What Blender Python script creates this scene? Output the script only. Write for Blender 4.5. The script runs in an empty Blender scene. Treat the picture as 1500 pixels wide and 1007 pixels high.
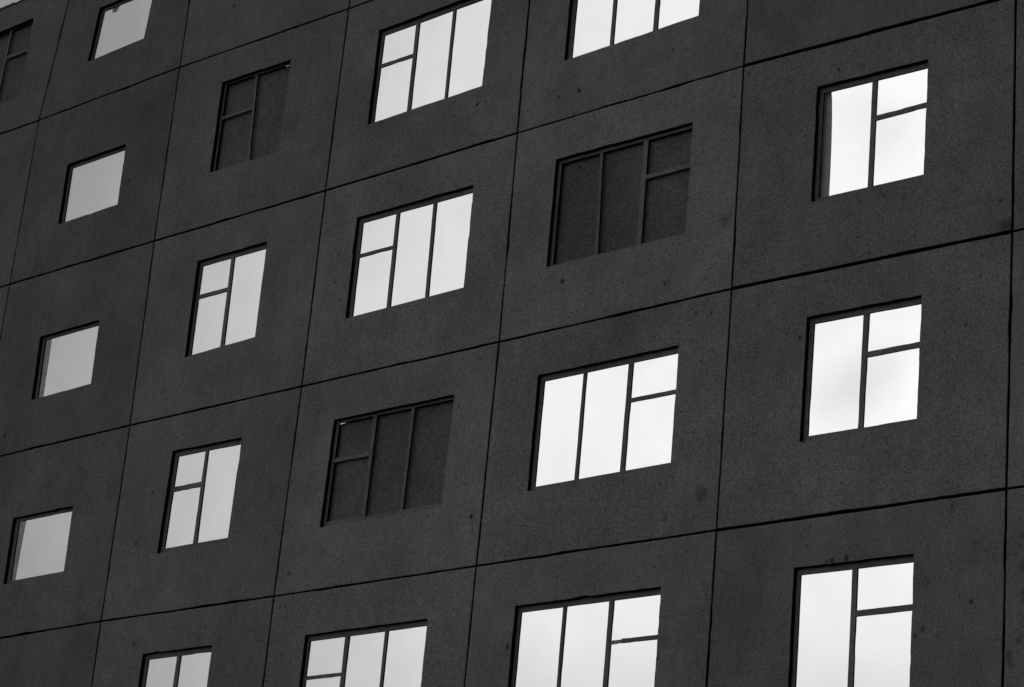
import bpy, bmesh, math, random
from mathutils import Matrix, Vector
random.seed(11)
scene = bpy.context.scene
COL = scene.collection
Z0 = 17.6          # height above the ground of the first visible horizontal joint

# ------------------------------------------------------------------ node helpers
def new_mat(name):
    m = bpy.data.materials.new(name); m.use_nodes = True
    nt = m.node_tree
    for n in list(nt.nodes): nt.nodes.remove(n)
    return m, nt
def N(nt, typ, **kw):
    n = nt.nodes.new(typ)
    for k, v in kw.items():
        if k == 'inp':
            for kk, vv in v.items(): n.inputs[kk].default_value = vv
        else: setattr(n, k, v)
    return n
def math_node(nt, op, a, b=None, clamp=False):
    n = nt.nodes.new('ShaderNodeMath'); n.operation = op; n.use_clamp = clamp
    for i, v in enumerate((a, b)):
        if v is None: continue
        if hasattr(v, 'is_output') or isinstance(v, bpy.types.NodeSocket): nt.links.new(v, n.inputs[i])
        else: n.inputs[i].default_value = v
    return n.outputs[0]
def maprange(nt, v, a, b, c, d, smooth=False):
    n = nt.nodes.new('ShaderNodeMapRange')
    if smooth: n.interpolation_type = 'SMOOTHSTEP'
    nt.links.new(v, n.inputs[0])
    for i, q in enumerate((a, b, c, d)): n.inputs[i+1].default_value = q
    return n.outputs[0]
def noise(nt, vec, scale, detail=3, rough=0.55, sx=1, sz=1):
    mp = nt.nodes.new('ShaderNodeMapping'); mp.inputs['Scale'].default_value = (sx, 1, sz)
    nt.links.new(vec, mp.inputs[0])
    n = nt.nodes.new('ShaderNodeTexNoise'); n.inputs['Scale'].default_value = scale
    n.inputs['Detail'].default_value = detail; n.inputs['Roughness'].default_value = rough
    nt.links.new(mp.outputs[0], n.inputs['Vector'])
    return n.outputs[0]

# stains and pock marks of the concrete: (x, z, radius, strength), metres
MARKS = [(2.487, 15.964, 0.021, 1), (9.48, 15.433, 0.024, 1), (11.205, 15.179, 0.029, 0.7), (10.873, 15.18, 0.024, 0.6), (10.796, 15.276, 0.015, 0.6), (10.089, 9.824, 0.029, 0.8), (10.123, 9.643, 0.019, 0.5), (11.211, 12.631, 0.034, 0.7), (12.154, 12.418, 0.015, 0.6), (12.79, 12.292, 0.023, 0.6), (4.269, 17.482, 0.03, 0.35), (4.321, 18.364, 0.033, 0.5), (0.478, 12.292, 0.038, 0.5), (4.099, 10.931, 0.025, 0.5), (3.898, 10.22, 0.023, 0.6), (3.729, 10.211, 0.019, 0.4), (7.023, 9.456, 0.032, 0.5), (6.942, 9.02, 0.033, 0.4), (7.027, 9.029, 0.029, 0.4), (5.564, 8.903, 0.024, 0.4), (4.161, 8.811, 0.029, 0.6), (12.654, 15.35, 0.025, 0.5), (9.862, 16.343, 0.021, 0.4), (11.513, 15.146, 0.014, 0.4), (13.603, 12.906, 0.076, 0.4), (13.648, 12.947, 0.057, 0.3), (13.513, 9.649, 0.081, 0.38), (13.463, 9.687, 0.048, 0.2), (13.576, 9.672, 0.038, 0.2), (13.021, 9.438, 0.048, 0.35), (12.249, 9.383, 0.029, 0.35), (10.859, 8.17, 0.029, 0.6), (13.05, 7.844, 0.024, 0.8), (11.534, 8.929, 0.017, 0.5), (15.279, 8.691, 0.029, 0.6), (15.212, 8.689, 0.019, 0.5), (15.456, 8.698, 0.03, 0.6), (16.944, 8.084, 0.025, 0.6), (16.398, 7.86, 0.027, 0.5), (16.308, 7.797, 0.019, 0.5), (15.078, 14.436, 0.017, 0.8), (15.39, 14.378, 0.036, 0.35), (17.191, 12.342, 0.029, 0.5), (13.47, 15.172, 0.038, 0.3), (13.619, 15.023, 0.038, 0.3), (14.015, 12.166, 0.038, 0.35), (14.731, 11.266, 0.023, 0.6), (16.806, 11.035, 0.019, 0.6), (13.269, 11.829, 0.029, 0.45), (13.616, 11.673, 0.019, 0.4), (12.206, 11.85, 0.248, 0.16), (13.481, 11.698, 0.21, 0.12), (17.24, 12.053, 0.076, 0.55), (17.287, 12.066, 0.057, 0.6), (17.496, 8.693, 0.048, 0.6), (17.432, 8.513, 0.029, 0.55), (17.502, 8.381, 0.057, 0.6), (17.339, 8.642, 0.033, 0.5), (17.333, 8.525, 0.038, 0.45), (17.406, 8.289, 0.024, 0.5), (17.514, 8.12, 0.038, 0.6), (17.515, 8.038, 0.038, 0.6), (17.324, 8.263, 0.033, 0.35), (17.477, 7.649, 0.048, 0.6), (17.376, 7.523, 0.043, 0.75), (17.384, 7.462, 0.038, 0.75), (17.4, 7.414, 0.029, 0.7), (17.472, 7.535, 0.033, 0.5), (17.533, 7.866, 0.029, 0.5), (17.483, 8.59, 0.029, 0.6), (14.953, 8.889, 0.019, 0.4), (12.865, 14.937, 0.015, 0.4)]

def concrete(name, base, marks=True, fine=1.0, rough=0.9):
    m, nt = new_mat(name); L = nt.links
    geo = N(nt, 'ShaderNodeNewGeometry'); pos = geo.outputs['Position']
    oi = N(nt, 'ShaderNodeObjectInfo')
    big = noise(nt, pos, 0.55, 4, 0.6)
    mid = noise(nt, pos, 2.6, 5, 0.65, 1, .75)
    streak = noise(nt, pos, 9.0, 3, 0.6, 1.6, .35)
    grain = noise(nt, pos, 34.0, 4, 0.75)
    grit = noise(nt, pos, 85.0, 2, 0.7)
    v = maprange(nt, big, .3, .7, .80, 1.20)
    v = math_node(nt, 'MULTIPLY', v, maprange(nt, mid, .3, .7, .86, 1.13))
    soil = noise(nt, pos, 11.0, 6, .7)
    v = math_node(nt, 'MULTIPLY', v, maprange(nt, soil, .54, .70, 1.03, .72))
    v = math_node(nt, 'MULTIPLY', v, maprange(nt, streak, .3, .7, .93, 1.07))
    v = math_node(nt, 'MULTIPLY', v, maprange(nt, grain, .3, .7, 1-.36*fine, 1+.34*fine))
    v = math_node(nt, 'MULTIPLY', v, maprange(nt, grit, .3, .7, 1-.60*fine, 1+.62*fine))
    v = math_node(nt, 'MULTIPLY', v, maprange(nt, oi.outputs['Random'], 0, 1, .95, 1.05))
    oc = N(nt, 'ShaderNodeSeparateColor'); L.new(oi.outputs['Color'], oc.inputs[0])
    v = math_node(nt, 'MULTIPLY', v, oc.outputs[0])
    # air holes: small dark dots, only where a slow noise lets them through
    for sc, r, lo, seed in ((3.4, .060, .35, 0), (7.5, .10, .40, 5.3), (1.7, .035, .4, 11.0), (14.0, .13, .55, 17.0)):
        mp = N(nt, 'ShaderNodeMapping', inp={'Location': (seed, 0, seed*.7), 'Scale': (1, 0.05, .8)})
        L.new(pos, mp.inputs[0])
        vo = N(nt, 'ShaderNodeTexVoronoi', inp={'Scale': sc, 'Randomness': 1.0}); L.new(mp.outputs[0], vo.inputs['Vector'])
        sep = N(nt, 'ShaderNodeSeparateColor'); L.new(vo.outputs['Color'], sep.inputs[0])
        rr = maprange(nt, sep.outputs[0], lo, 1, 0.001, r)
        d = math_node(nt, 'SUBTRACT', vo.outputs['Distance'], rr)
        d = maprange(nt, d, -.004*sc/3, .013*sc/3, .42, 1, True)
        v = math_node(nt, 'MULTIPLY', v, d)
    # pale flecks
    mp = N(nt, 'ShaderNodeMapping', inp={'Location': (3, 0, 9), 'Scale': (1, 0.05, 1)}); L.new(pos, mp.inputs[0])
    vo = N(nt, 'ShaderNodeTexVoronoi', inp={'Scale': 6.0}); L.new(mp.outputs[0], vo.inputs['Vector'])
    sep = N(nt, 'ShaderNodeSeparateColor'); L.new(vo.outputs['Color'], sep.inputs[0])
    d = math_node(nt, 'SUBTRACT', vo.outputs['Distance'], maprange(nt, sep.outputs[1], .7, 1, -.02, .05))
    v = math_node(nt, 'MULTIPLY', v, maprange(nt, d, -.01, .03, 1.28, 1, True))
    if marks:
        wob = N(nt, 'ShaderNodeTexNoise', inp={'Scale': 19.0, 'Detail': 5.0, 'Roughness': .65}); L.new(pos, wob.inputs['Vector'])
        sub = N(nt, 'ShaderNodeVectorMath', operation='SUBTRACT'); L.new(wob.outputs['Color'], sub.inputs[0]); sub.inputs[1].default_value = (.5, .5, .5)
        scl = N(nt, 'ShaderNodeVectorMath', operation='SCALE'); L.new(sub.outputs[0], scl.inputs[0]); scl.inputs['Scale'].default_value = .13
        add = N(nt, 'ShaderNodeVectorMath', operation='ADD'); L.new(pos, add.inputs[0]); L.new(scl.outputs[0], add.inputs[1])
        flat = N(nt, 'ShaderNodeVectorMath', operation='MULTIPLY'); L.new(add.outputs[0], flat.inputs[0]); flat.inputs[1].default_value = (1, 0, .85)
        sc2 = N(nt, 'ShaderNodeVectorMath', operation='SCALE'); L.new(sub.outputs[0], sc2.inputs[0]); sc2.inputs['Scale'].default_value = .035
        ad2 = N(nt, 'ShaderNodeVectorMath', operation='ADD'); L.new(pos, ad2.inputs[0]); L.new(sc2.outputs[0], ad2.inputs[1])
        fl2 = N(nt, 'ShaderNodeVectorMath', operation='MULTIPLY'); L.new(ad2.outputs[0], fl2.inputs[0]); fl2.inputs[1].default_value = (1, 0, .85)
        tot = None
        for (x, z, r, s) in MARKS:
            if x > 17.32 and z < 9: s *= .65; r *= .8
            dn = N(nt, 'ShaderNodeVectorMath', operation='DISTANCE'); hard = r < .04 and s >= .45 and x < 17.3
            L.new((fl2 if hard else flat).outputs[0], dn.inputs[0]); dn.inputs[1].default_value = (x, 0, z*.85)
            k = maprange(nt, dn.outputs['Value'], r*.45, r*1.35, min(.97, s*(1.15 if hard else .85)), 0, True)
            tot = k if tot is None else math_node(nt, 'MAXIMUM', tot, k)
        v = math_node(nt, 'MULTIPLY', v, math_node(nt, 'SUBTRACT', 1.0, tot))
    v = math_node(nt, 'MULTIPLY', v, base)
    comb = N(nt, 'ShaderNodeCombineColor')
    for i in range(3): L.new(v, comb.inputs[i])
    b = N(nt, 'ShaderNodeBsdfPrincipled', inp={'Roughness': rough, 'Specular IOR Level': .2})
    L.new(comb.outputs[0], b.inputs['Base Color'])
    bh = math_node(nt, 'ADD', math_node(nt, 'MULTIPLY', grain, .6), math_node(nt, 'MULTIPLY', grit, .4))
    bmp = N(nt, 'ShaderNodeBump', inp={'Strength': .35, 'Distance': .004}); L.new(bh, bmp.inputs['Height'])
    L.new(bmp.outputs[0], b.inputs['Normal'])
    o = N(nt, 'ShaderNodeOutputMaterial'); L.new(b.outputs[0], o.inputs[0])
    return m

def sheet_mat(name, dif, trans):
    m, nt = new_mat(name); L = nt.links
    geo = N(nt, 'ShaderNodeNewGeometry'); v = maprange(nt, noise(nt, geo.outputs['Position'], 12, 4, .6), .3, .7, .85, 1.1)
    d = N(nt, 'ShaderNodeBsdfDiffuse'); t = N(nt, 'ShaderNodeBsdfTranslucent')
    for n_, q in ((d, dif), (t, trans)):
        cb = N(nt, 'ShaderNodeCombineColor'); w = math_node(nt, 'MULTIPLY', v, q)
        for i in range(3): L.new(w, cb.inputs[i])
        L.new(cb.outputs[0], n_.inputs[0])
    ad = N(nt, 'ShaderNodeAddShader'); L.new(d.outputs[0], ad.inputs[0]); L.new(t.outputs[0], ad.inputs[1])
    o = N(nt, 'ShaderNodeOutputMaterial'); L.new(ad.outputs[0], o.inputs[0])
    return m
ALB = .237
M_WALL = concrete('weathered_concrete', ALB)
M_FRAME = concrete('grey_painted_frame', ALB*.93, marks=False, fine=.8)
M_RECESS_SHADE = sheet_mat('black_recess_shade', .018, 0.0)  # shade of window reveals and panel joints, painted as a near-black colour
M_SIDE_SHADE = sheet_mat('dark_bar_side_shade', .05, 0.0)  # shaded side faces of the window bars, darkened in the colour
M_BOARD = concrete('grey_window_board', ALB*.66, marks=False, fine=1.0)
M_BACK = concrete('dark_structure_concrete', .08, marks=False)
M_COPE = concrete('crumbling_mortar', .2, marks=False)
M_GROUND = concrete('asphalt', .04, marks=False)

def glass_mat():
    m, nt = new_mat('dusty_glass'); L = nt.links
    geo = N(nt, 'ShaderNodeNewGeometry')
    a = noise(nt, geo.outputs['Position'], 1.5, 2, .5)
    c = noise(nt, geo.outputs['Position'], 5, 4, .6)
    v = math_node(nt, 'MULTIPLY', maprange(nt, a, .3, .7, .94, 1.0), maprange(nt, c, .3, .7, .985, 1.0))
    for (x, z, r, q) in ((15.28, 10.55, .42, .14), (15.66, 10.75, .40, .12), (15.9, 10.3, .5, .05), (15.72, 13.5, .45, .09), (15.35, 13.9, .35, .06)):
        dn = N(nt, 'ShaderNodeVectorMath', operation='DISTANCE'); L.new(geo.outputs['Position'], dn.inputs[0]); dn.inputs[1].default_value = (x, .07, z)
        v = math_node(nt, 'MULTIPLY', v, maprange(nt, dn.outputs['Value'], 0, r*1.5, 1-q, 1, True))
    comb = N(nt, 'ShaderNodeCombineColor')
    for i in range(3): L.new(v, comb.inputs[i])
    tr = N(nt, 'ShaderNodeBsdfTransparent'); L.new(comb.outputs[0], tr.inputs[0])
    gl = N(nt, 'ShaderNodeBsdfGlossy', inp={'Roughness': .08, 'Color': (.8, .8, .8, 1)})
    fr = N(nt, 'ShaderNodeFresnel', inp={'IOR': 1.3})
    mx = N(nt, 'ShaderNodeMixShader'); L.new(fr.outputs[0], mx.inputs[0]); L.new(tr.outputs[0], mx.inputs[1]); L.new(gl.outputs[0], mx.inputs[2])
    o = N(nt, 'ShaderNodeOutputMaterial'); L.new(mx.outputs[0], o.inputs[0])
    return m
M_GLASS = glass_mat()
M_PAPER = sheet_mat('torn_paper', .3, .28)
M_LINING = sheet_mat('pale_lining', .5, .3)
M_STUB = sheet_mat('raw_timber', .36, 0.0)
M_CURTAIN = sheet_mat('grey_curtain', .5, .05)

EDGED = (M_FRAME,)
# ------------------------------------------------------------------ mesh helpers
def link(name, bm, mat, parent=None, label=None):
    me = bpy.data.meshes.new(name); bm.normal_update(); bm.to_mesh(me); bm.free()
    me.materials.append(mat)
    if mat in EDGED: me.materials.append(M_SIDE_SHADE)
    o = bpy.data.objects.new(name, me); COL.objects.link(o)
    if parent: o.parent = parent
    if label: o['label'] = label
    return o
def lerp(a, b, t): return (a[0]+(b[0]-a[0])*t, a[1]+(b[1]-a[1])*t)

def ragged_loop(q, n, amp, chip=0.0, sign=1):
    """closed loop round the quad q (tl,tr,br,bl), n points a side, pushed in and out a little"""
    pts = []
    cx = sum(p[0] for p in q)/4; cz = sum(p[1] for p in q)/4
    for s in range(4):
        a, b = q[s], q[(s+1) % 4]
        dx, dz = b[0]-a[0], b[1]-a[1]; l = math.hypot(dx, dz)
        nx, nz = dz/l, -dx/l
        if (cx-a[0])*nx+(cz-a[1])*nz > 0: nx, nz = -nx, -nz      # outwards
        ph = [random.uniform(0, 6.28) for _ in range(3)]
        chips = [(random.random(), random.uniform(.4, 1)) for _ in range(random.choice((0, 1, 1, 2)))] if chip else []
        for i in range(n):
            t = i/n; p = lerp(a, b, t)
            w = math.sin(math.pi*t)**.5 if 0 < t < 1 else 0
            e = amp*w*(.5*math.sin(3.1*t*3+ph[0])+.35*math.sin(17*t+ph[1])+.5*random.uniform(-1, 1))
            for (ct, cs) in chips:
                if abs(t-ct) < 1.2/n: e += sign*chip*cs*w
            pts.append((p[0]+nx*e, p[1]+nz*e))
    return pts
def inset(loop, d):
    """move a loop d towards its own middle (square-ish shapes)"""
    cx = sum(p[0] for p in loop)/len(loop); cz = sum(p[1] for p in loop)/len(loop)
    hw = max(abs(p[0]-cx) for p in loop); hh = max(abs(p[1]-cz) for p in loop)
    return [(cx+(p[0]-cx)*(1-d/hw), cz+(p[1]-cz)*(1-d/hh)) for p in loop]
def bridge(bm, A, B, flip=False):
    n = len(A)
    for i in range(n):
        j = (i+1) % n
        f = (A[i], A[j], B[j], B[i])
        bm.faces.new(f[::-1] if flip else f)

PT = .11    # panel thickness
def make_panel(outer, opening, parent, y=0.0, label=None, tone=1.0):
    bm = bmesh.new(); n = 30
    o1 = ragged_loop(outer, n, .004, .010, -1); i1 = ragged_loop(opening, n, .0035, .008, 1)
    V = lambda lp, yy: [bm.verts.new((p[0], yy, p[1])) for p in lp]
    a = V(o1, y+.006); b = V(inset(o1, .006), y); c = V(inset(i1, -.003), y); d = V(i1, y+.004); e = V(i1, y+PT); f = V(o1, y+PT)
    bridge(bm, a, b); bridge(bm, b, c); bridge(bm, c, d)
    k = len(bm.faces); bridge(bm, d, e)        # reveal and joint faces coloured near-black as recess shade
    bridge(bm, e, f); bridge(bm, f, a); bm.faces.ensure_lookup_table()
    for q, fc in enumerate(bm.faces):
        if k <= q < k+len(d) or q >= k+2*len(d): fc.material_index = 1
    bmesh.ops.recalc_face_normals(bm, faces=bm.faces)
    o = link('wall_panel', bm, M_WALL, parent, label); o.data.materials.append(M_RECESS_SHADE); o.color = (tone, tone, tone, 1)
    return o

def plate(bm, q, y0, y1, amp=.0012, n=14, nick=0.004):
    """a thin board: quad q in (x,z) between two depths, its edges cut by hand"""
    lp = ragged_loop(q, n, amp, nick, -1)
    A = [bm.verts.new((p[0], y0, p[1])) for p in lp]; B = [bm.verts.new((p[0], y1, p[1])) for p in lp]
    k = len(bm.faces); bridge(bm, A, B); bm.faces.ensure_lookup_table()
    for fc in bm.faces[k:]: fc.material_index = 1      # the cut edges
    bm.faces.new(A[::-1]); bm.faces.new(B)
def finish(bm): bmesh.ops.recalc_face_normals(bm, faces=bm.faces)
def polyplate(bm, pts, y0, y1):
    A = [bm.verts.new((p[0], y0, p[1])) for p in pts]; B = [bm.verts.new((p[0], y1, p[1])) for p in pts]
    bridge(bm, A, B); bm.faces.new(A[::-1]); bm.faces.new(B)

# ------------------------------------------------------------------ the building
bld = bpy.data.objects.new('apartment_building', None); COL.objects.link(bld)
bld['label'] = 'dark concrete panel apartment block front with a grid of bright and boarded windows'
bld['category'] = 'building'

# joint crossings, relative to the first joint (x, z); measured ones override the regular grid
XS = {-2: -7.0, -1: -3.45, 0: -.06, 1: 3.345, 2: 6.806, 3: 10.24, 4: 13.744, 5: 17.313, 6: 20.85, 7: 24.4}
NR = 7
def corner(c, r):
    G = {(0, 0): (-.045, -.01), (0, 1): (-.063, -2.787), (1, 0): (3.269, .03), (1, 1): (3.298, -2.776), (1, 2): (3.377, -5.596), (1, 3): (3.396, -8.41),
         (2, 0): (6.807, -.008), (2, 1): (6.804, -2.775), (2, 2): (6.821, -5.585), (2, 3): (6.799, -8.412), (3, 1): (10.233, -2.761), (3, 2): (10.264, -5.581),
         (3, 3): (10.248, -8.401), (4, 1): (13.733, -2.757), (4, 2): (13.758, -5.568), (4, 3): (13.753, -8.393), (5, 2): (17.327, -5.630), (5, 3): (17.313, -8.402),
         (5, 1): (17.318, -2.868), (0, 2): (-.07, -5.63), (0, 3): (-.05, -8.46), (3, 0): (10.21, .01), (4, 0): (13.735, .02),
         (0, -1): (.25, 2.40), (1, -1): (3.262, 2.41), (1, 4): (3.43, -11.23)}
    if (c, r) in G: return G[(c, r)]
    return (XS[c], 2.40 if r < 0 else -2.8*r-(.02 if r > 3 else 0))
P0_TOP = {}   # the left panel of the top row has its right edge a little further left at its foot

def opening(c, r):
    """window opening of the panel left of joint column c, below joint row r-1 (tl,tr,br,bl)"""
    K = {(1, 0): [(1.052, 1.661), (2.368, 1.683), (2.294, .786), (.975, .744)],
         (0, 0): [(-2.14, 1.96), (-.671, 1.98), (-.70, .56), (-2.17, .56)],
         (2, 1): [(4.305, -.491), (5.741, -.511), (5.743, -1.94), (4.319, -1.934)],
         (3, 1): [(7.478, -.535), (9.545, -.50), (9.528, -1.916), (7.474, -1.956)],
         (4, 1): [(10.92, -.50), (13.01, -.48), (13.005, -1.885), (10.913, -1.928)],
         (4, 2): [(10.927, -3.294), (13.032, -3.309), (13.036, -4.738), (10.93, -4.73)],
         (2, 2): [(4.33, -3.301), (5.751, -3.3), (5.764, -4.704), (4.356, -4.748)],
         (2, 3): [(4.386, -6.123), (5.775, -6.132), (5.76, -7.57), (4.372, -7.57)],
         (4, 3): [(10.951, -6.129), (13.054, -6.12), (13.051, -7.557), (10.947, -7.573)],
         (3, 2): [(7.482, -3.322), (9.56, -3.322), (9.568, -4.733), (7.494, -4.762)],
         (3, 3): [(7.513, -6.157), (9.604, -6.153), (9.574, -7.596), (7.492, -7.589)],
         (5, 2): [(14.794, -3.307), (16.247, -3.353), (16.233, -4.757), (14.787, -4.731)],
         (5, 3): [(14.81, -6.106), (16.26, -6.13), (16.247, -7.555), (14.795, -7.542)],
         (2, 4): [(4.379, -8.949), (5.745, -8.951), (5.745, -10.38), (4.375, -10.38)],
         (3, 4): [(7.463, -8.978), (9.542, -8.969), (9.54, -10.40), (7.46, -10.41)],
         (4, 4): [(10.923, -8.954), (13.04, -8.948), (13.04, -10.39), (10.92, -10.39)],
         (5, 4): [(14.801, -8.933), (16.264, -8.947), (16.26, -10.40), (14.80, -10.39)],
         (1, 1): [(.899, -1.0), (2.273, -.984), (2.299, -1.976), (.92, -2.0)],
         (1, 2): [(.942, -3.828), (2.306, -3.811), (2.34, -4.802), (.981, -4.832)],
         (1, 3): [(1.022, -6.65), (2.375, -6.642), (2.402, -7.627), (1.05, -7.643)]}
    if (c, r) in K: return K[(c, r)]
    base = 2.8*(1-r) if r > 0 else 0
    x0, x1 = {-1: (-5.9, -4.5), 0: (-2.45, -1.0), 1: (1.02, 2.38), 2: (4.38, 5.76), 3: (7.48, 9.56), 4: (10.93, 13.04), 5: (14.8, 16.25), 6: (18.3, 19.75), 7: (21.8, 23.2)}[c]
    if r == 0: return [(x0, 2.05), (x1, 2.05), (x1, .90), (x0, .90)]
    if c == 1: return [(x0, base-1.03), (x1, base-1.03), (x1, base-2.02), (x0, base-2.02)]
    return [(x0, base-.53), (x1, base-.53), (x1, base-1.96), (x0, base-1.96)]

DARK = {(0, 0), (2, 1), (4, 2), (3, 3), (6, 4), (0, 5), (5, 6)}
# measured bars: ('v', x_left_top, x_right_top, x_left_bottom, x_right_bottom) / ('h', z_top, z_bottom, side)
BARS = {
 (3, 1): [('v', 8.121, 8.184, 8.135, 8.199), ('v', 8.794, 8.845, 8.81, 8.857), ('h', -1.04, -1.093, 'L')],
 (4, 1): [('v', 11.59, 11.645, 11.59, 11.645), ('v', 12.268, 12.334, 12.268, 12.334), ('h', -1.0, -1.05, 'R')],
 (4, 2): [('v', 11.592, 11.632, 11.634, 11.680), ('v', 12.260, 12.332, 12.266, 12.338), ('h', -3.805, -3.86, 'R')],
 (2, 1): [('v', 4.955, 4.995, 5.035, 5.075), ('h', -1.025, -1.072, 'L')],
 (2, 2): [('v', 4.98, 5.043, 5.005, 5.078), ('h', -3.806, -3.866, 'L')],
 (2, 3): [('v', 5.007, 5.060, 5.01, 5.086), ('h', -6.626, -6.695, 'L')],
 (2, 4): [('v', 5.010, 5.082, 5.01, 5.082), ('h', -9.49, -9.55, 'L')],
 (4, 3): [('v', 11.613, 11.659, 11.606, 11.656), ('v', 12.29, 12.355, 12.28, 12.345), ('h', -6.627, -6.677, 'R')],
 (3, 2): [('v', 8.158, 8.217, 8.175, 8.239), ('v', 8.82, 8.876, 8.853, 8.907), ('h', -3.841, -3.889, 'L')],
 (3, 3): [('v', 8.170, 8.232, 8.165, 8.222), ('v', 8.835, 8.888, 8.822, 8.868), ('h', -6.665, -6.718, 'L')],
 (5, 2): [('v', 15.493, 15.557, 15.486, 15.547), ('h', -3.834, -3.893, 'R')],
 (5, 3): [('v', 15.501, 15.571, 15.488, 15.549), ('h', -6.623, -6.686, 'R')],
 (3, 4): [('v', 8.117, 8.187, 8.12, 8.19), ('v', 8.796, 8.845, 8.80, 8.85), ('h', -9.489, -9.532, 'L')],
 (4, 4): [('v', 11.6, 11.646, 11.6, 11.646), ('v', 12.271, 12.334, 12.27, 12.334), ('h', -9.469, -9.517, 'R')],
 (5, 4): [('v', 15.491, 15.555, 15.491, 15.555), ('h', -9.451, -9.515, 'R')],
 (0, 0): [('v', -1.345, -1.30, -1.425, -1.375), ('h', 1.490, 1.435, 'R')],
}
def default_bars(c, op):
    tl, tr, br, bl = op; w = tr[0]-tl[0]; zt = tl[1]-.5
    if c == 1: return []
    if c in (3, 4):
        a, b = tl[0]+.67, tl[0]+1.345
        return [('v', a, a+.06, a, a+.06), ('v', b, b+.06, b, b+.06), ('h', zt, zt-.055, 'L' if c == 3 else 'R')]
    a = tl[0]+.66
    return [('v', a, a+.065, a, a+.065), ('h', zt, zt-.06, 'L' if c in (2, 7) else 'R')]

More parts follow.
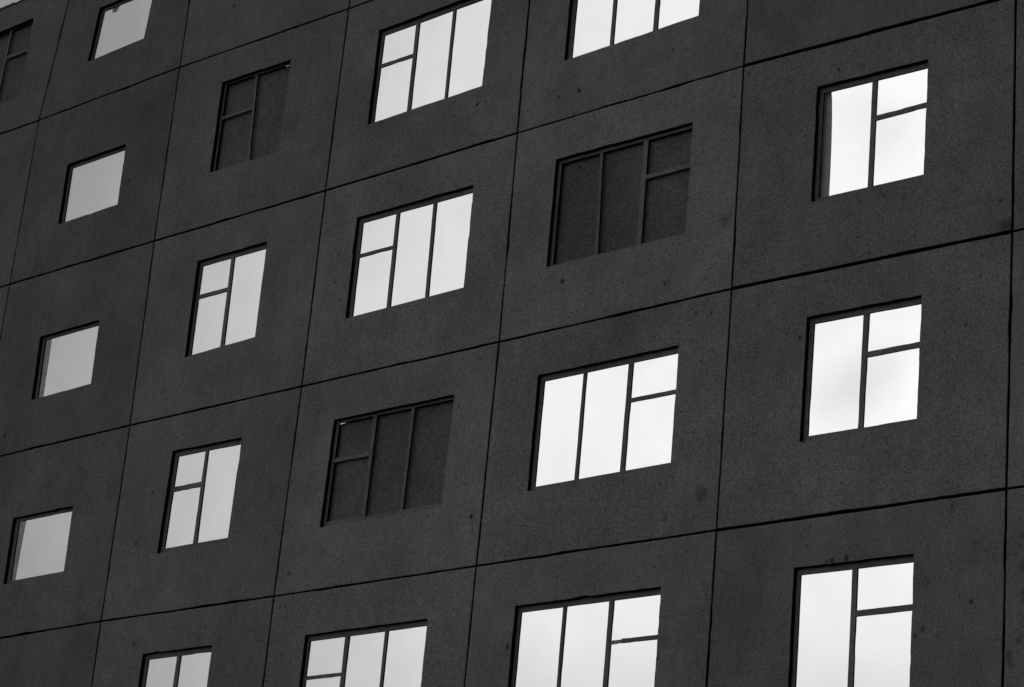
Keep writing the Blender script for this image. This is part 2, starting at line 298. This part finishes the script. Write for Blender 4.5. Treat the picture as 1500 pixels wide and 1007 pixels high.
YF0, YF1 = .060, .085
def make_window(c, r):
    op = opening(c, r); bars = BARS.get((c, r)) or default_bars(c, op)
    Zs = lambda p: (p[0], p[1]+Z0)
    dark = (c, r) in DARK
    tl, tr, br, bl = op
    top = {(3, 3): .034, (2, 1): .022, (4, 2): .042, (0, 0): .012}.get((c, r), {1: .045}.get(c, .065)); lw = .036; rw = .03
    bot = {0: .03, 1: .03, 2: .036, 3: .078, 4: .06}.get(r, .05)
    if c == 1: bot = {3: .055}.get(r, .028); lw = .040
    if c == 5 and r == 2: bot = .058
    if c == 4 and r == 3: bot = .06
    lw = {(4, 1): .065, (3, 1): .046, (4, 3): .055, (5, 3): .055, (5, 4): .046, (4, 4): .047, (2, 2): .05, (2, 3): .064, (2, 4): .06, (3, 2): .063,
          (3, 4): .038, (1, 1): .05, (1, 2): .06, (1, 3): .075, (1, 0): .048, (5, 2): .05, (3, 3): .045, (4, 2): .05, (2, 1): .036}.get((c, r), .05)
    ov = .012
    bm = bmesh.new()
    # top and bottom rails run the whole width, stiles stand between them
    T0, T1 = (tl[0]-ov, tl[1]+ov), (tr[0]+ov, tr[1]+ov); T2, T3 = (tr[0]+ov, tr[1]-top), (tl[0]-ov, tl[1]-top)
    B0, B1 = (bl[0]-ov, bl[1]+bot), (br[0]+ov, br[1]+bot); B2, B3 = (br[0]+ov, br[1]-ov), (bl[0]-ov, bl[1]-ov)
    for q in ([T0, T1, T2, T3], [B0, B1, B2, B3],
              [(tl[0]-ov, tl[1]-top), (tl[0]+lw, tl[1]-top), (bl[0]+lw, bl[1]+bot), (bl[0]-ov, bl[1]+bot)],
              [(tr[0]-rw, tr[1]-top), (tr[0]+ov, tr[1]-top), (br[0]+ov, br[1]+bot), (br[0]-rw, br[1]+bot)]):
        plate(bm, [Zs(p) for p in q], YF0, YF1)
    finish(bm)
    if dark:
        lab = 'dark window closed off with a grey board behind its bars'
    elif c == 1: lab = 'small bright undivided window'
    elif c in (3, 4): lab = 'wide bright window of three bays, one split by a crossbar'
    else: lab = 'bright window of two bays, one split by a crossbar'
    win = link('window', bm, M_FRAME, bld, lab)
    vs = [b for b in bars if b[0] == 'v']; hs = [b for b in bars if b[0] == 'h']
    ztop = lambda x: tl[1]-top+(tr[1]-tl[1])*(x-tl[0])/(tr[0]-tl[0])
    zbot = lambda x: bl[1]+bot+(br[1]-bl[1])*(x-bl[0])/(br[0]-bl[0])
    for b in vs:
        bm = bmesh.new()
        _, a0, a1, b0, b1 = b
        plate(bm, [Zs(p) for p in ((a0, ztop(a0)), (a1, ztop(a1)), (b1, zbot(b1)), (b0, zbot(b0)))], YF0, YF1, .0016)
        finish(bm); link('mullion', bm, M_FRAME, win)
    for b in hs:
        z0, z1 = b[1], b[2]; v = vs[0] if b[3] == 'L' else vs[-1]
        f = (tl[1]-z0)/(tl[1]-bl[1])
        if b[3] == 'L':
            xa = tl[0]+lw+(bl[0]-tl[0])*f; xb = v[1]+(v[3]-v[1])*f
        else:
            xa = v[2]+(v[4]-v[2])*f; xb = tr[0]-rw+(br[0]-tr[0])*f
        bm = bmesh.new()
        if (c, r) == (4, 4):          # this crossbar is broken: a thinner paler stub, then the rest
            xm = xa+.155
            plate(bm, [Zs(p) for p in ((xm, z0+.002), (xb, z0), (xb, z1), (xm, z1+.002))], YF0, YF1, .0012)
            finish(bm); o = link('crossbar', bm, M_FRAME, win, 'broken crossbar ending in a splintered stub')
            bm = bmesh.new()
            plate(bm, [Zs(p) for p in ((xa, z0-.004), (xm, z0-.006), (xm, z1+.003), (xa, z1-.001))], YF0+.006, YF1-.004, .0015, 10, .003)
            finish(bm); link('splintered_stub', bm, M_STUB, win)
        else:
            plate(bm, [Zs(p) for p in ((xa, z0), (xb, z0), (xb, z1), (xa, z1))], YF0+.002, YF1-.002, .0014)
            finish(bm); link('crossbar', bm, M_FRAME, win)
    if dark:
        bm = bmesh.new(); e = .03
        if (c, r) == (3, 3):          # top corner of the board is missing: a sliver of sky
            pts = [(tl[0]-e, tl[1]-.052), (7.53, -6.187), (7.60, -6.180), (7.715, -6.160), (7.72, tl[1]+e), (tr[0]+e, tr[1]+e), (br[0]+e, br[1]-e), (bl[0]-e, bl[1]-e)]
        elif (c, r) == (2, 1):
            pts = [(tl[0]-e, tl[1]+e), (5.46, tl[1]+e), (5.52, -.512), (5.54, -.516), (5.56, -.512), (5.58, -.517), (5.60, -.511), (5.64, tr[1]+e), (tr[0]+e, tr[1]+e), (br[0]+e, br[1]-e), (bl[0]-e, bl[1]-e)]
        else:
            pts = [(tl[0]-e, tl[1]+e), (tr[0]+e, tr[1]+e), (br[0]+e, br[1]-e), (bl[0]-e, bl[1]-e)]
        polyplate(bm, [Zs(p) for p in pts], .113, .128)
        finish(bm); link('backing_board', bm, M_BOARD, win)
    else:
        bm = bmesh.new()
        vsx = [(tl[0]+.01, tl[0]+.01)]+[((b[1]+b[2])/2, (b[3]+b[4])/2) for b in vs]+[(tr[0]-.01, br[0]-.01)]
        vsx[0] = (tl[0]+.01, bl[0]+.01)
        for i in range(len(vsx)-1):
            q = [(vsx[i][0], tl[1]-.01), (vsx[i+1][0], tr[1]-.01), (vsx[i+1][1], br[1]+.01), (vsx[i][1], bl[1]+.01)]
            y = .0725
            bm.faces.new([bm.verts.new((p[0], y, p[1]+Z0)) for p in q][::-1])
        link('pane', bm, M_GLASS, win)
    # odd things behind single windows
    if (c, r) == (5, 2):
        bm = bmesh.new()
        edge = [(14.897, -3.27), (14.915, -3.45), (14.925, -3.7), (14.932, -4.0), (14.937, -4.35), (14.938, -4.80)]
        n = len(edge)
        fr = [bm.verts.new((p[0], .118+.01*math.sin(i*.6), p[1]+Z0)) for i, p in enumerate(edge)]
        bk = [bm.verts.new((14.70, .135, p[1]+Z0)) for p in edge]
        for i in range(n-1): bm.faces.new((fr[i], bk[i], bk[i+1], fr[i+1]))
        o = link('curtain', bm, M_CURTAIN, win); sm = o.modifiers.new('thickness', 'SOLIDIFY'); sm.thickness = .004
    if c == 1 and r in (2, 3):
        bm = bmesh.new()
        if r == 2: q = [(.80, -3.78), (.962, -3.80), (.992, -4.90), (.80, -4.90)]
        else: q = [(.86, -6.60), (1.070, -6.62), (1.037, -7.70), (.86, -7.70)]
        plate(bm, [Zs(p) for p in q], .196, .204, .001, 10, 0)
        finish(bm); link('lining_strip', bm, M_LINING, win)
    if (c, r) == (1, 0):
        bm = bmesh.new()
        pts = [(1.17, 1.75), (1.42, 1.75), (1.385, 1.70), (1.345, 1.655), (1.315, 1.60), (1.29, 1.582), (1.262, 1.592), (1.235, 1.60), (1.20, 1.604), (1.195, 1.64)]
        polyplate(bm, [Zs(p) for p in pts], .148, .150)
        finish(bm); link('torn_paper', bm, M_PAPER, win, 'scrap of torn paper hanging at the top of the window')
    return win

GH = .0115   # half of a vertical joint
def hgap(c, r):      # half of the horizontal joint under row r, by column: some joints gape
    return {(1, 5): .021, (2, 5): .02, (1, 4): .009, (3, 3): .0105, (3, 5): .017, (0, 2): .012}.get((r, c), .0125)
for c in range(-1, 8):
    for r in range(0, NR):
        tl, tr, br, bl = corner(c-1, r-1), corner(c, r-1), corner(c, r), corner(c-1, r)
        gt, gb = hgap(c, r-1), hgap(c, r)
        if r == 0: gt = 0
        q = [(tl[0]+GH, tl[1]-gt), (tr[0]-GH, tr[1]-gt), (br[0]-GH, br[1]+gb), (bl[0]+GH, bl[1]+gb)]
        if r == NR-1:
            q[2] = (q[2][0], -Z0+.35); q[3] = (q[3][0], -Z0+.35)
            if q[2][1] > -2.8*(NR-1): pass
        make_panel([(p[0], p[1]+Z0) for p in q], [(p[0], p[1]+Z0) for p in opening(c, r)], bld, y=random.uniform(-.003, .003),
                   tone={0: .88, 1: .84, 2: .97, 3: 1.08, 4: 1.08, 5: 1.0}.get(c, .97)*(.93 if r < 2 else 1.0)*(1.03 if (c, r) in ((3, 2), (4, 2)) else 1))
        make_window(c, r)
# structure behind the joints, plinth, coping
XL, XR = XS[-2], XS[7]
for c in range(-2, 8):
    bm = bmesh.new(); x = XS[c] if c != 1 else 3.34
    plate(bm, [(x-.13, Z0+2.36), (x+.13, Z0+2.36), (x+.13, 0), (x-.13, 0)], PT+.022, .34, .002)
    finish(bm); link('column', bm, M_BACK, bld)
for r in range(0, NR-1):
    for c in range(-1, 8):
        bm = bmesh.new(); z = Z0-2.8*r
        plate(bm, [(XS[c-1]+.14, z+.10), (XS[c]-.14, z+.10), (XS[c]-.14, z-.12), (XS[c-1]+.14, z-.12)], PT+.022, .33, .002)
        finish(bm); link('floor_beam', bm, M_BACK, bld)
bm = bmesh.new(); plate(bm, [(XL, .34), (XR, .34), (XR, -.3), (XL, -.3)], -.03, .30, .004, 40); finish(bm)
link('plinth', bm, M_BACK, bld)
bm = bmesh.new()          # crumbling mortar along the roof edge
n = 420; rows = []
for i in range(n+1):
    x = XL+(XR-XL)*i/n
    t = 2.435+.012*math.sin(x*2.3)+random.uniform(-.014, .014)+(.02 if random.random() < .12 else 0)
    d = random.uniform(-.006, .008)
    rows.append([bm.verts.new((x, y, Z0+z)) for y, z in ((-.018+d, 2.405), (-.022+d, t-.012), (-.004+d, t), (.2, t+random.uniform(-.01, .01)), (.2, 2.405))])
for i in range(n):
    for k in range(5):
        bm.faces.new((rows[i][k], rows[i][(k+1) % 5], rows[i+1][(k+1) % 5], rows[i+1][k]))
bm.faces.new(rows[0]); bm.faces.new(rows[-1][::-1]); finish(bm)
link('coping', bm, M_COPE, bld)

# ------------------------------------------------------------------ ground
bm = bmesh.new()
bmesh.ops.create_grid(bm, x_segments=40, y_segments=40, size=1500)
g = link('ground', bm, M_GROUND); g['kind'] = 'structure'; g['label'] = 'dark flat paved ground in front of the building'

# ------------------------------------------------------------------ sky and sun (behind the wall)
SUN_EL, SUN_AZ = math.radians(42), math.radians(-15)     # azimuth from +Y towards +X
w = bpy.data.worlds.new('World'); scene.world = w; w.use_nodes = True
nt = w.node_tree
for n_ in list(nt.nodes): nt.nodes.remove(n_)
sky = nt.nodes.new('ShaderNodeTexSky'); sky.sky_type = 'NISHITA'; sky.sun_disc = False
sky.sun_elevation = SUN_EL; sky.sun_rotation = SUN_AZ; sky.air_density = 1.5; sky.dust_density = 4; sky.ozone_density = 1
bw = nt.nodes.new('ShaderNodeRGBToBW'); nt.links.new(sky.outputs[0], bw.inputs[0])
tc = nt.nodes.new('ShaderNodeTexCoord')
gen = tc.outputs['Generated']
n1 = noise(nt, gen, 7, 4, .5); n2 = noise(nt, gen, 3.2, 3, .5)
sep = nt.nodes.new('ShaderNodeSeparateXYZ'); nt.links.new(gen, sep.inputs[0])
# thin cloud: a grey bank low on the left, brighter and thinner towards the sun
az = math_node(nt, 'ARCTAN2', sep.outputs[0], sep.outputs[1])
az = math_node(nt, 'MULTIPLY', az, 57.2958)
az = math_node(nt, 'ADD', az, maprange(nt, n2, .3, .7, -1.6, 1.6))
ramp = nt.nodes.new('ShaderNodeValToRGB'); nt.links.new(maprange(nt, az, -64, -24, 0, 1), ramp.inputs[0])
stops = [(-64, .68), (-54.5, .76), (-49.6, 1.10), (-45, 1.36), (-40, 1.36), (-34, 1.18), (-24, 1.1)]
el_ = ramp.color_ramp.elements
while len(el_) < len(stops): el_.new(.5)
for e_, (p_, q_) in zip(el_, stops):
    e_.position = (p_+64)/40; e_.color = (q_/1.5,)*3+(1,)
v = math_node(nt, 'MULTIPLY', bw.outputs[0], maprange(nt, n1, .35, .65, .96, 1.04))
v = math_node(nt, 'MULTIPLY', v, math_node(nt, 'MULTIPLY', ramp.outputs[0], 1.5))
# unseen sky shaped for light: right dimmed to darken jambs, left and rear boosted
ramp2 = nt.nodes.new('ShaderNodeValToRGB'); nt.links.new(maprange(nt, az, -180, 180, 0, 1), ramp2.inputs[0])
stops = [(-180, 3), (-150, 4.6), (-105, 4.6), (-75, 1.0), (0, 1.0), (25, .05), (145, .05), (180, 3)]
el_ = ramp2.color_ramp.elements
while len(el_) < len(stops): el_.new(.5)
for e_, (p_, q_) in zip(el_, stops):
    e_.position = (p_+180)/360; e_.color = (q_/5,)*3+(1,)
v = math_node(nt, 'MULTIPLY', v, math_node(nt, 'MULTIPLY', ramp2.outputs[0], 5.0))
zz = math_node(nt, 'ADD', sep.outputs[2], maprange(nt, n2, .3, .7, -.02, .02))
ramp3 = nt.nodes.new('ShaderNodeValToRGB'); nt.links.new(maprange(nt, zz, .15, .55, 0, 1), ramp3.inputs[0])
stops = [(.18, .86), (.22, .97), (.25, 1.10), (.30, 1.16), (.345, 1.16), (.38, 1.06), (.44, .98), (.50, .90)]
el_ = ramp3.color_ramp.elements
while len(el_) < len(stops): el_.new(.5)
for e_, (p_, q_) in zip(el_, stops):
    e_.position = (p_-.15)/.40; e_.color = (q_/1.2,)*3+(1,)
v = math_node(nt, 'MULTIPLY', v, math_node(nt, 'MULTIPLY', ramp3.outputs[0], 1.2))
bg = nt.nodes.new('ShaderNodeBackground'); bg.inputs['Strength'].default_value = 0.061
nt.links.new(v, bg.inputs['Color'])
out = nt.nodes.new('ShaderNodeOutputWorld'); nt.links.new(bg.outputs[0], out.inputs[0])

sd = bpy.data.lights.new('sun', 'SUN'); sd.energy = 0.7; sd.angle = math.radians(10); sd.color = (1, 1, 1)
so = bpy.data.objects.new('sun', sd); COL.objects.link(so)
dirv = Vector((math.sin(SUN_AZ)*math.cos(SUN_EL), math.cos(SUN_AZ)*math.cos(SUN_EL), math.sin(SUN_EL)))
so.rotation_euler = dirv.to_track_quat('Z', 'Y').to_euler(); so.location = dirv*60

# ------------------------------------------------------------------ camera
cam = bpy.data.cameras.new('camera'); co = bpy.data.objects.new('camera', cam); COL.objects.link(co)
R = ((.7517572795553089, .6534519320626206, .08866546745458803), (-.16676282227512643, .31846768817950255, -.9331497697002583), (-.6380056063563603, .6867160286963155, .34838189130414976))
C = (29.152241425592496, -20.092815742888924, -15.835707115976803+Z0)
co.matrix_world = Matrix(((R[0][0], -R[1][0], -R[2][0], C[0]), (R[0][1], -R[1][1], -R[2][1], C[1]), (R[0][2], -R[1][2], -R[2][2], C[2]), (0, 0, 0, 1)))
cam.sensor_width = 36; cam.lens = 3546.04/1500*36; cam.clip_end = 5000; cam.clip_start = .1
scene.camera = co
scene.view_settings.view_transform = 'Standard'; scene.view_settings.look = 'None'
scene.view_settings.exposure = 0; scene.view_settings.gamma = 1; scene.view_settings.use_curve_mapping = False
scene.render.engine = 'CYCLES'; scene.cycles.max_bounces = 6; scene.cycles.transparent_max_bounces = 12
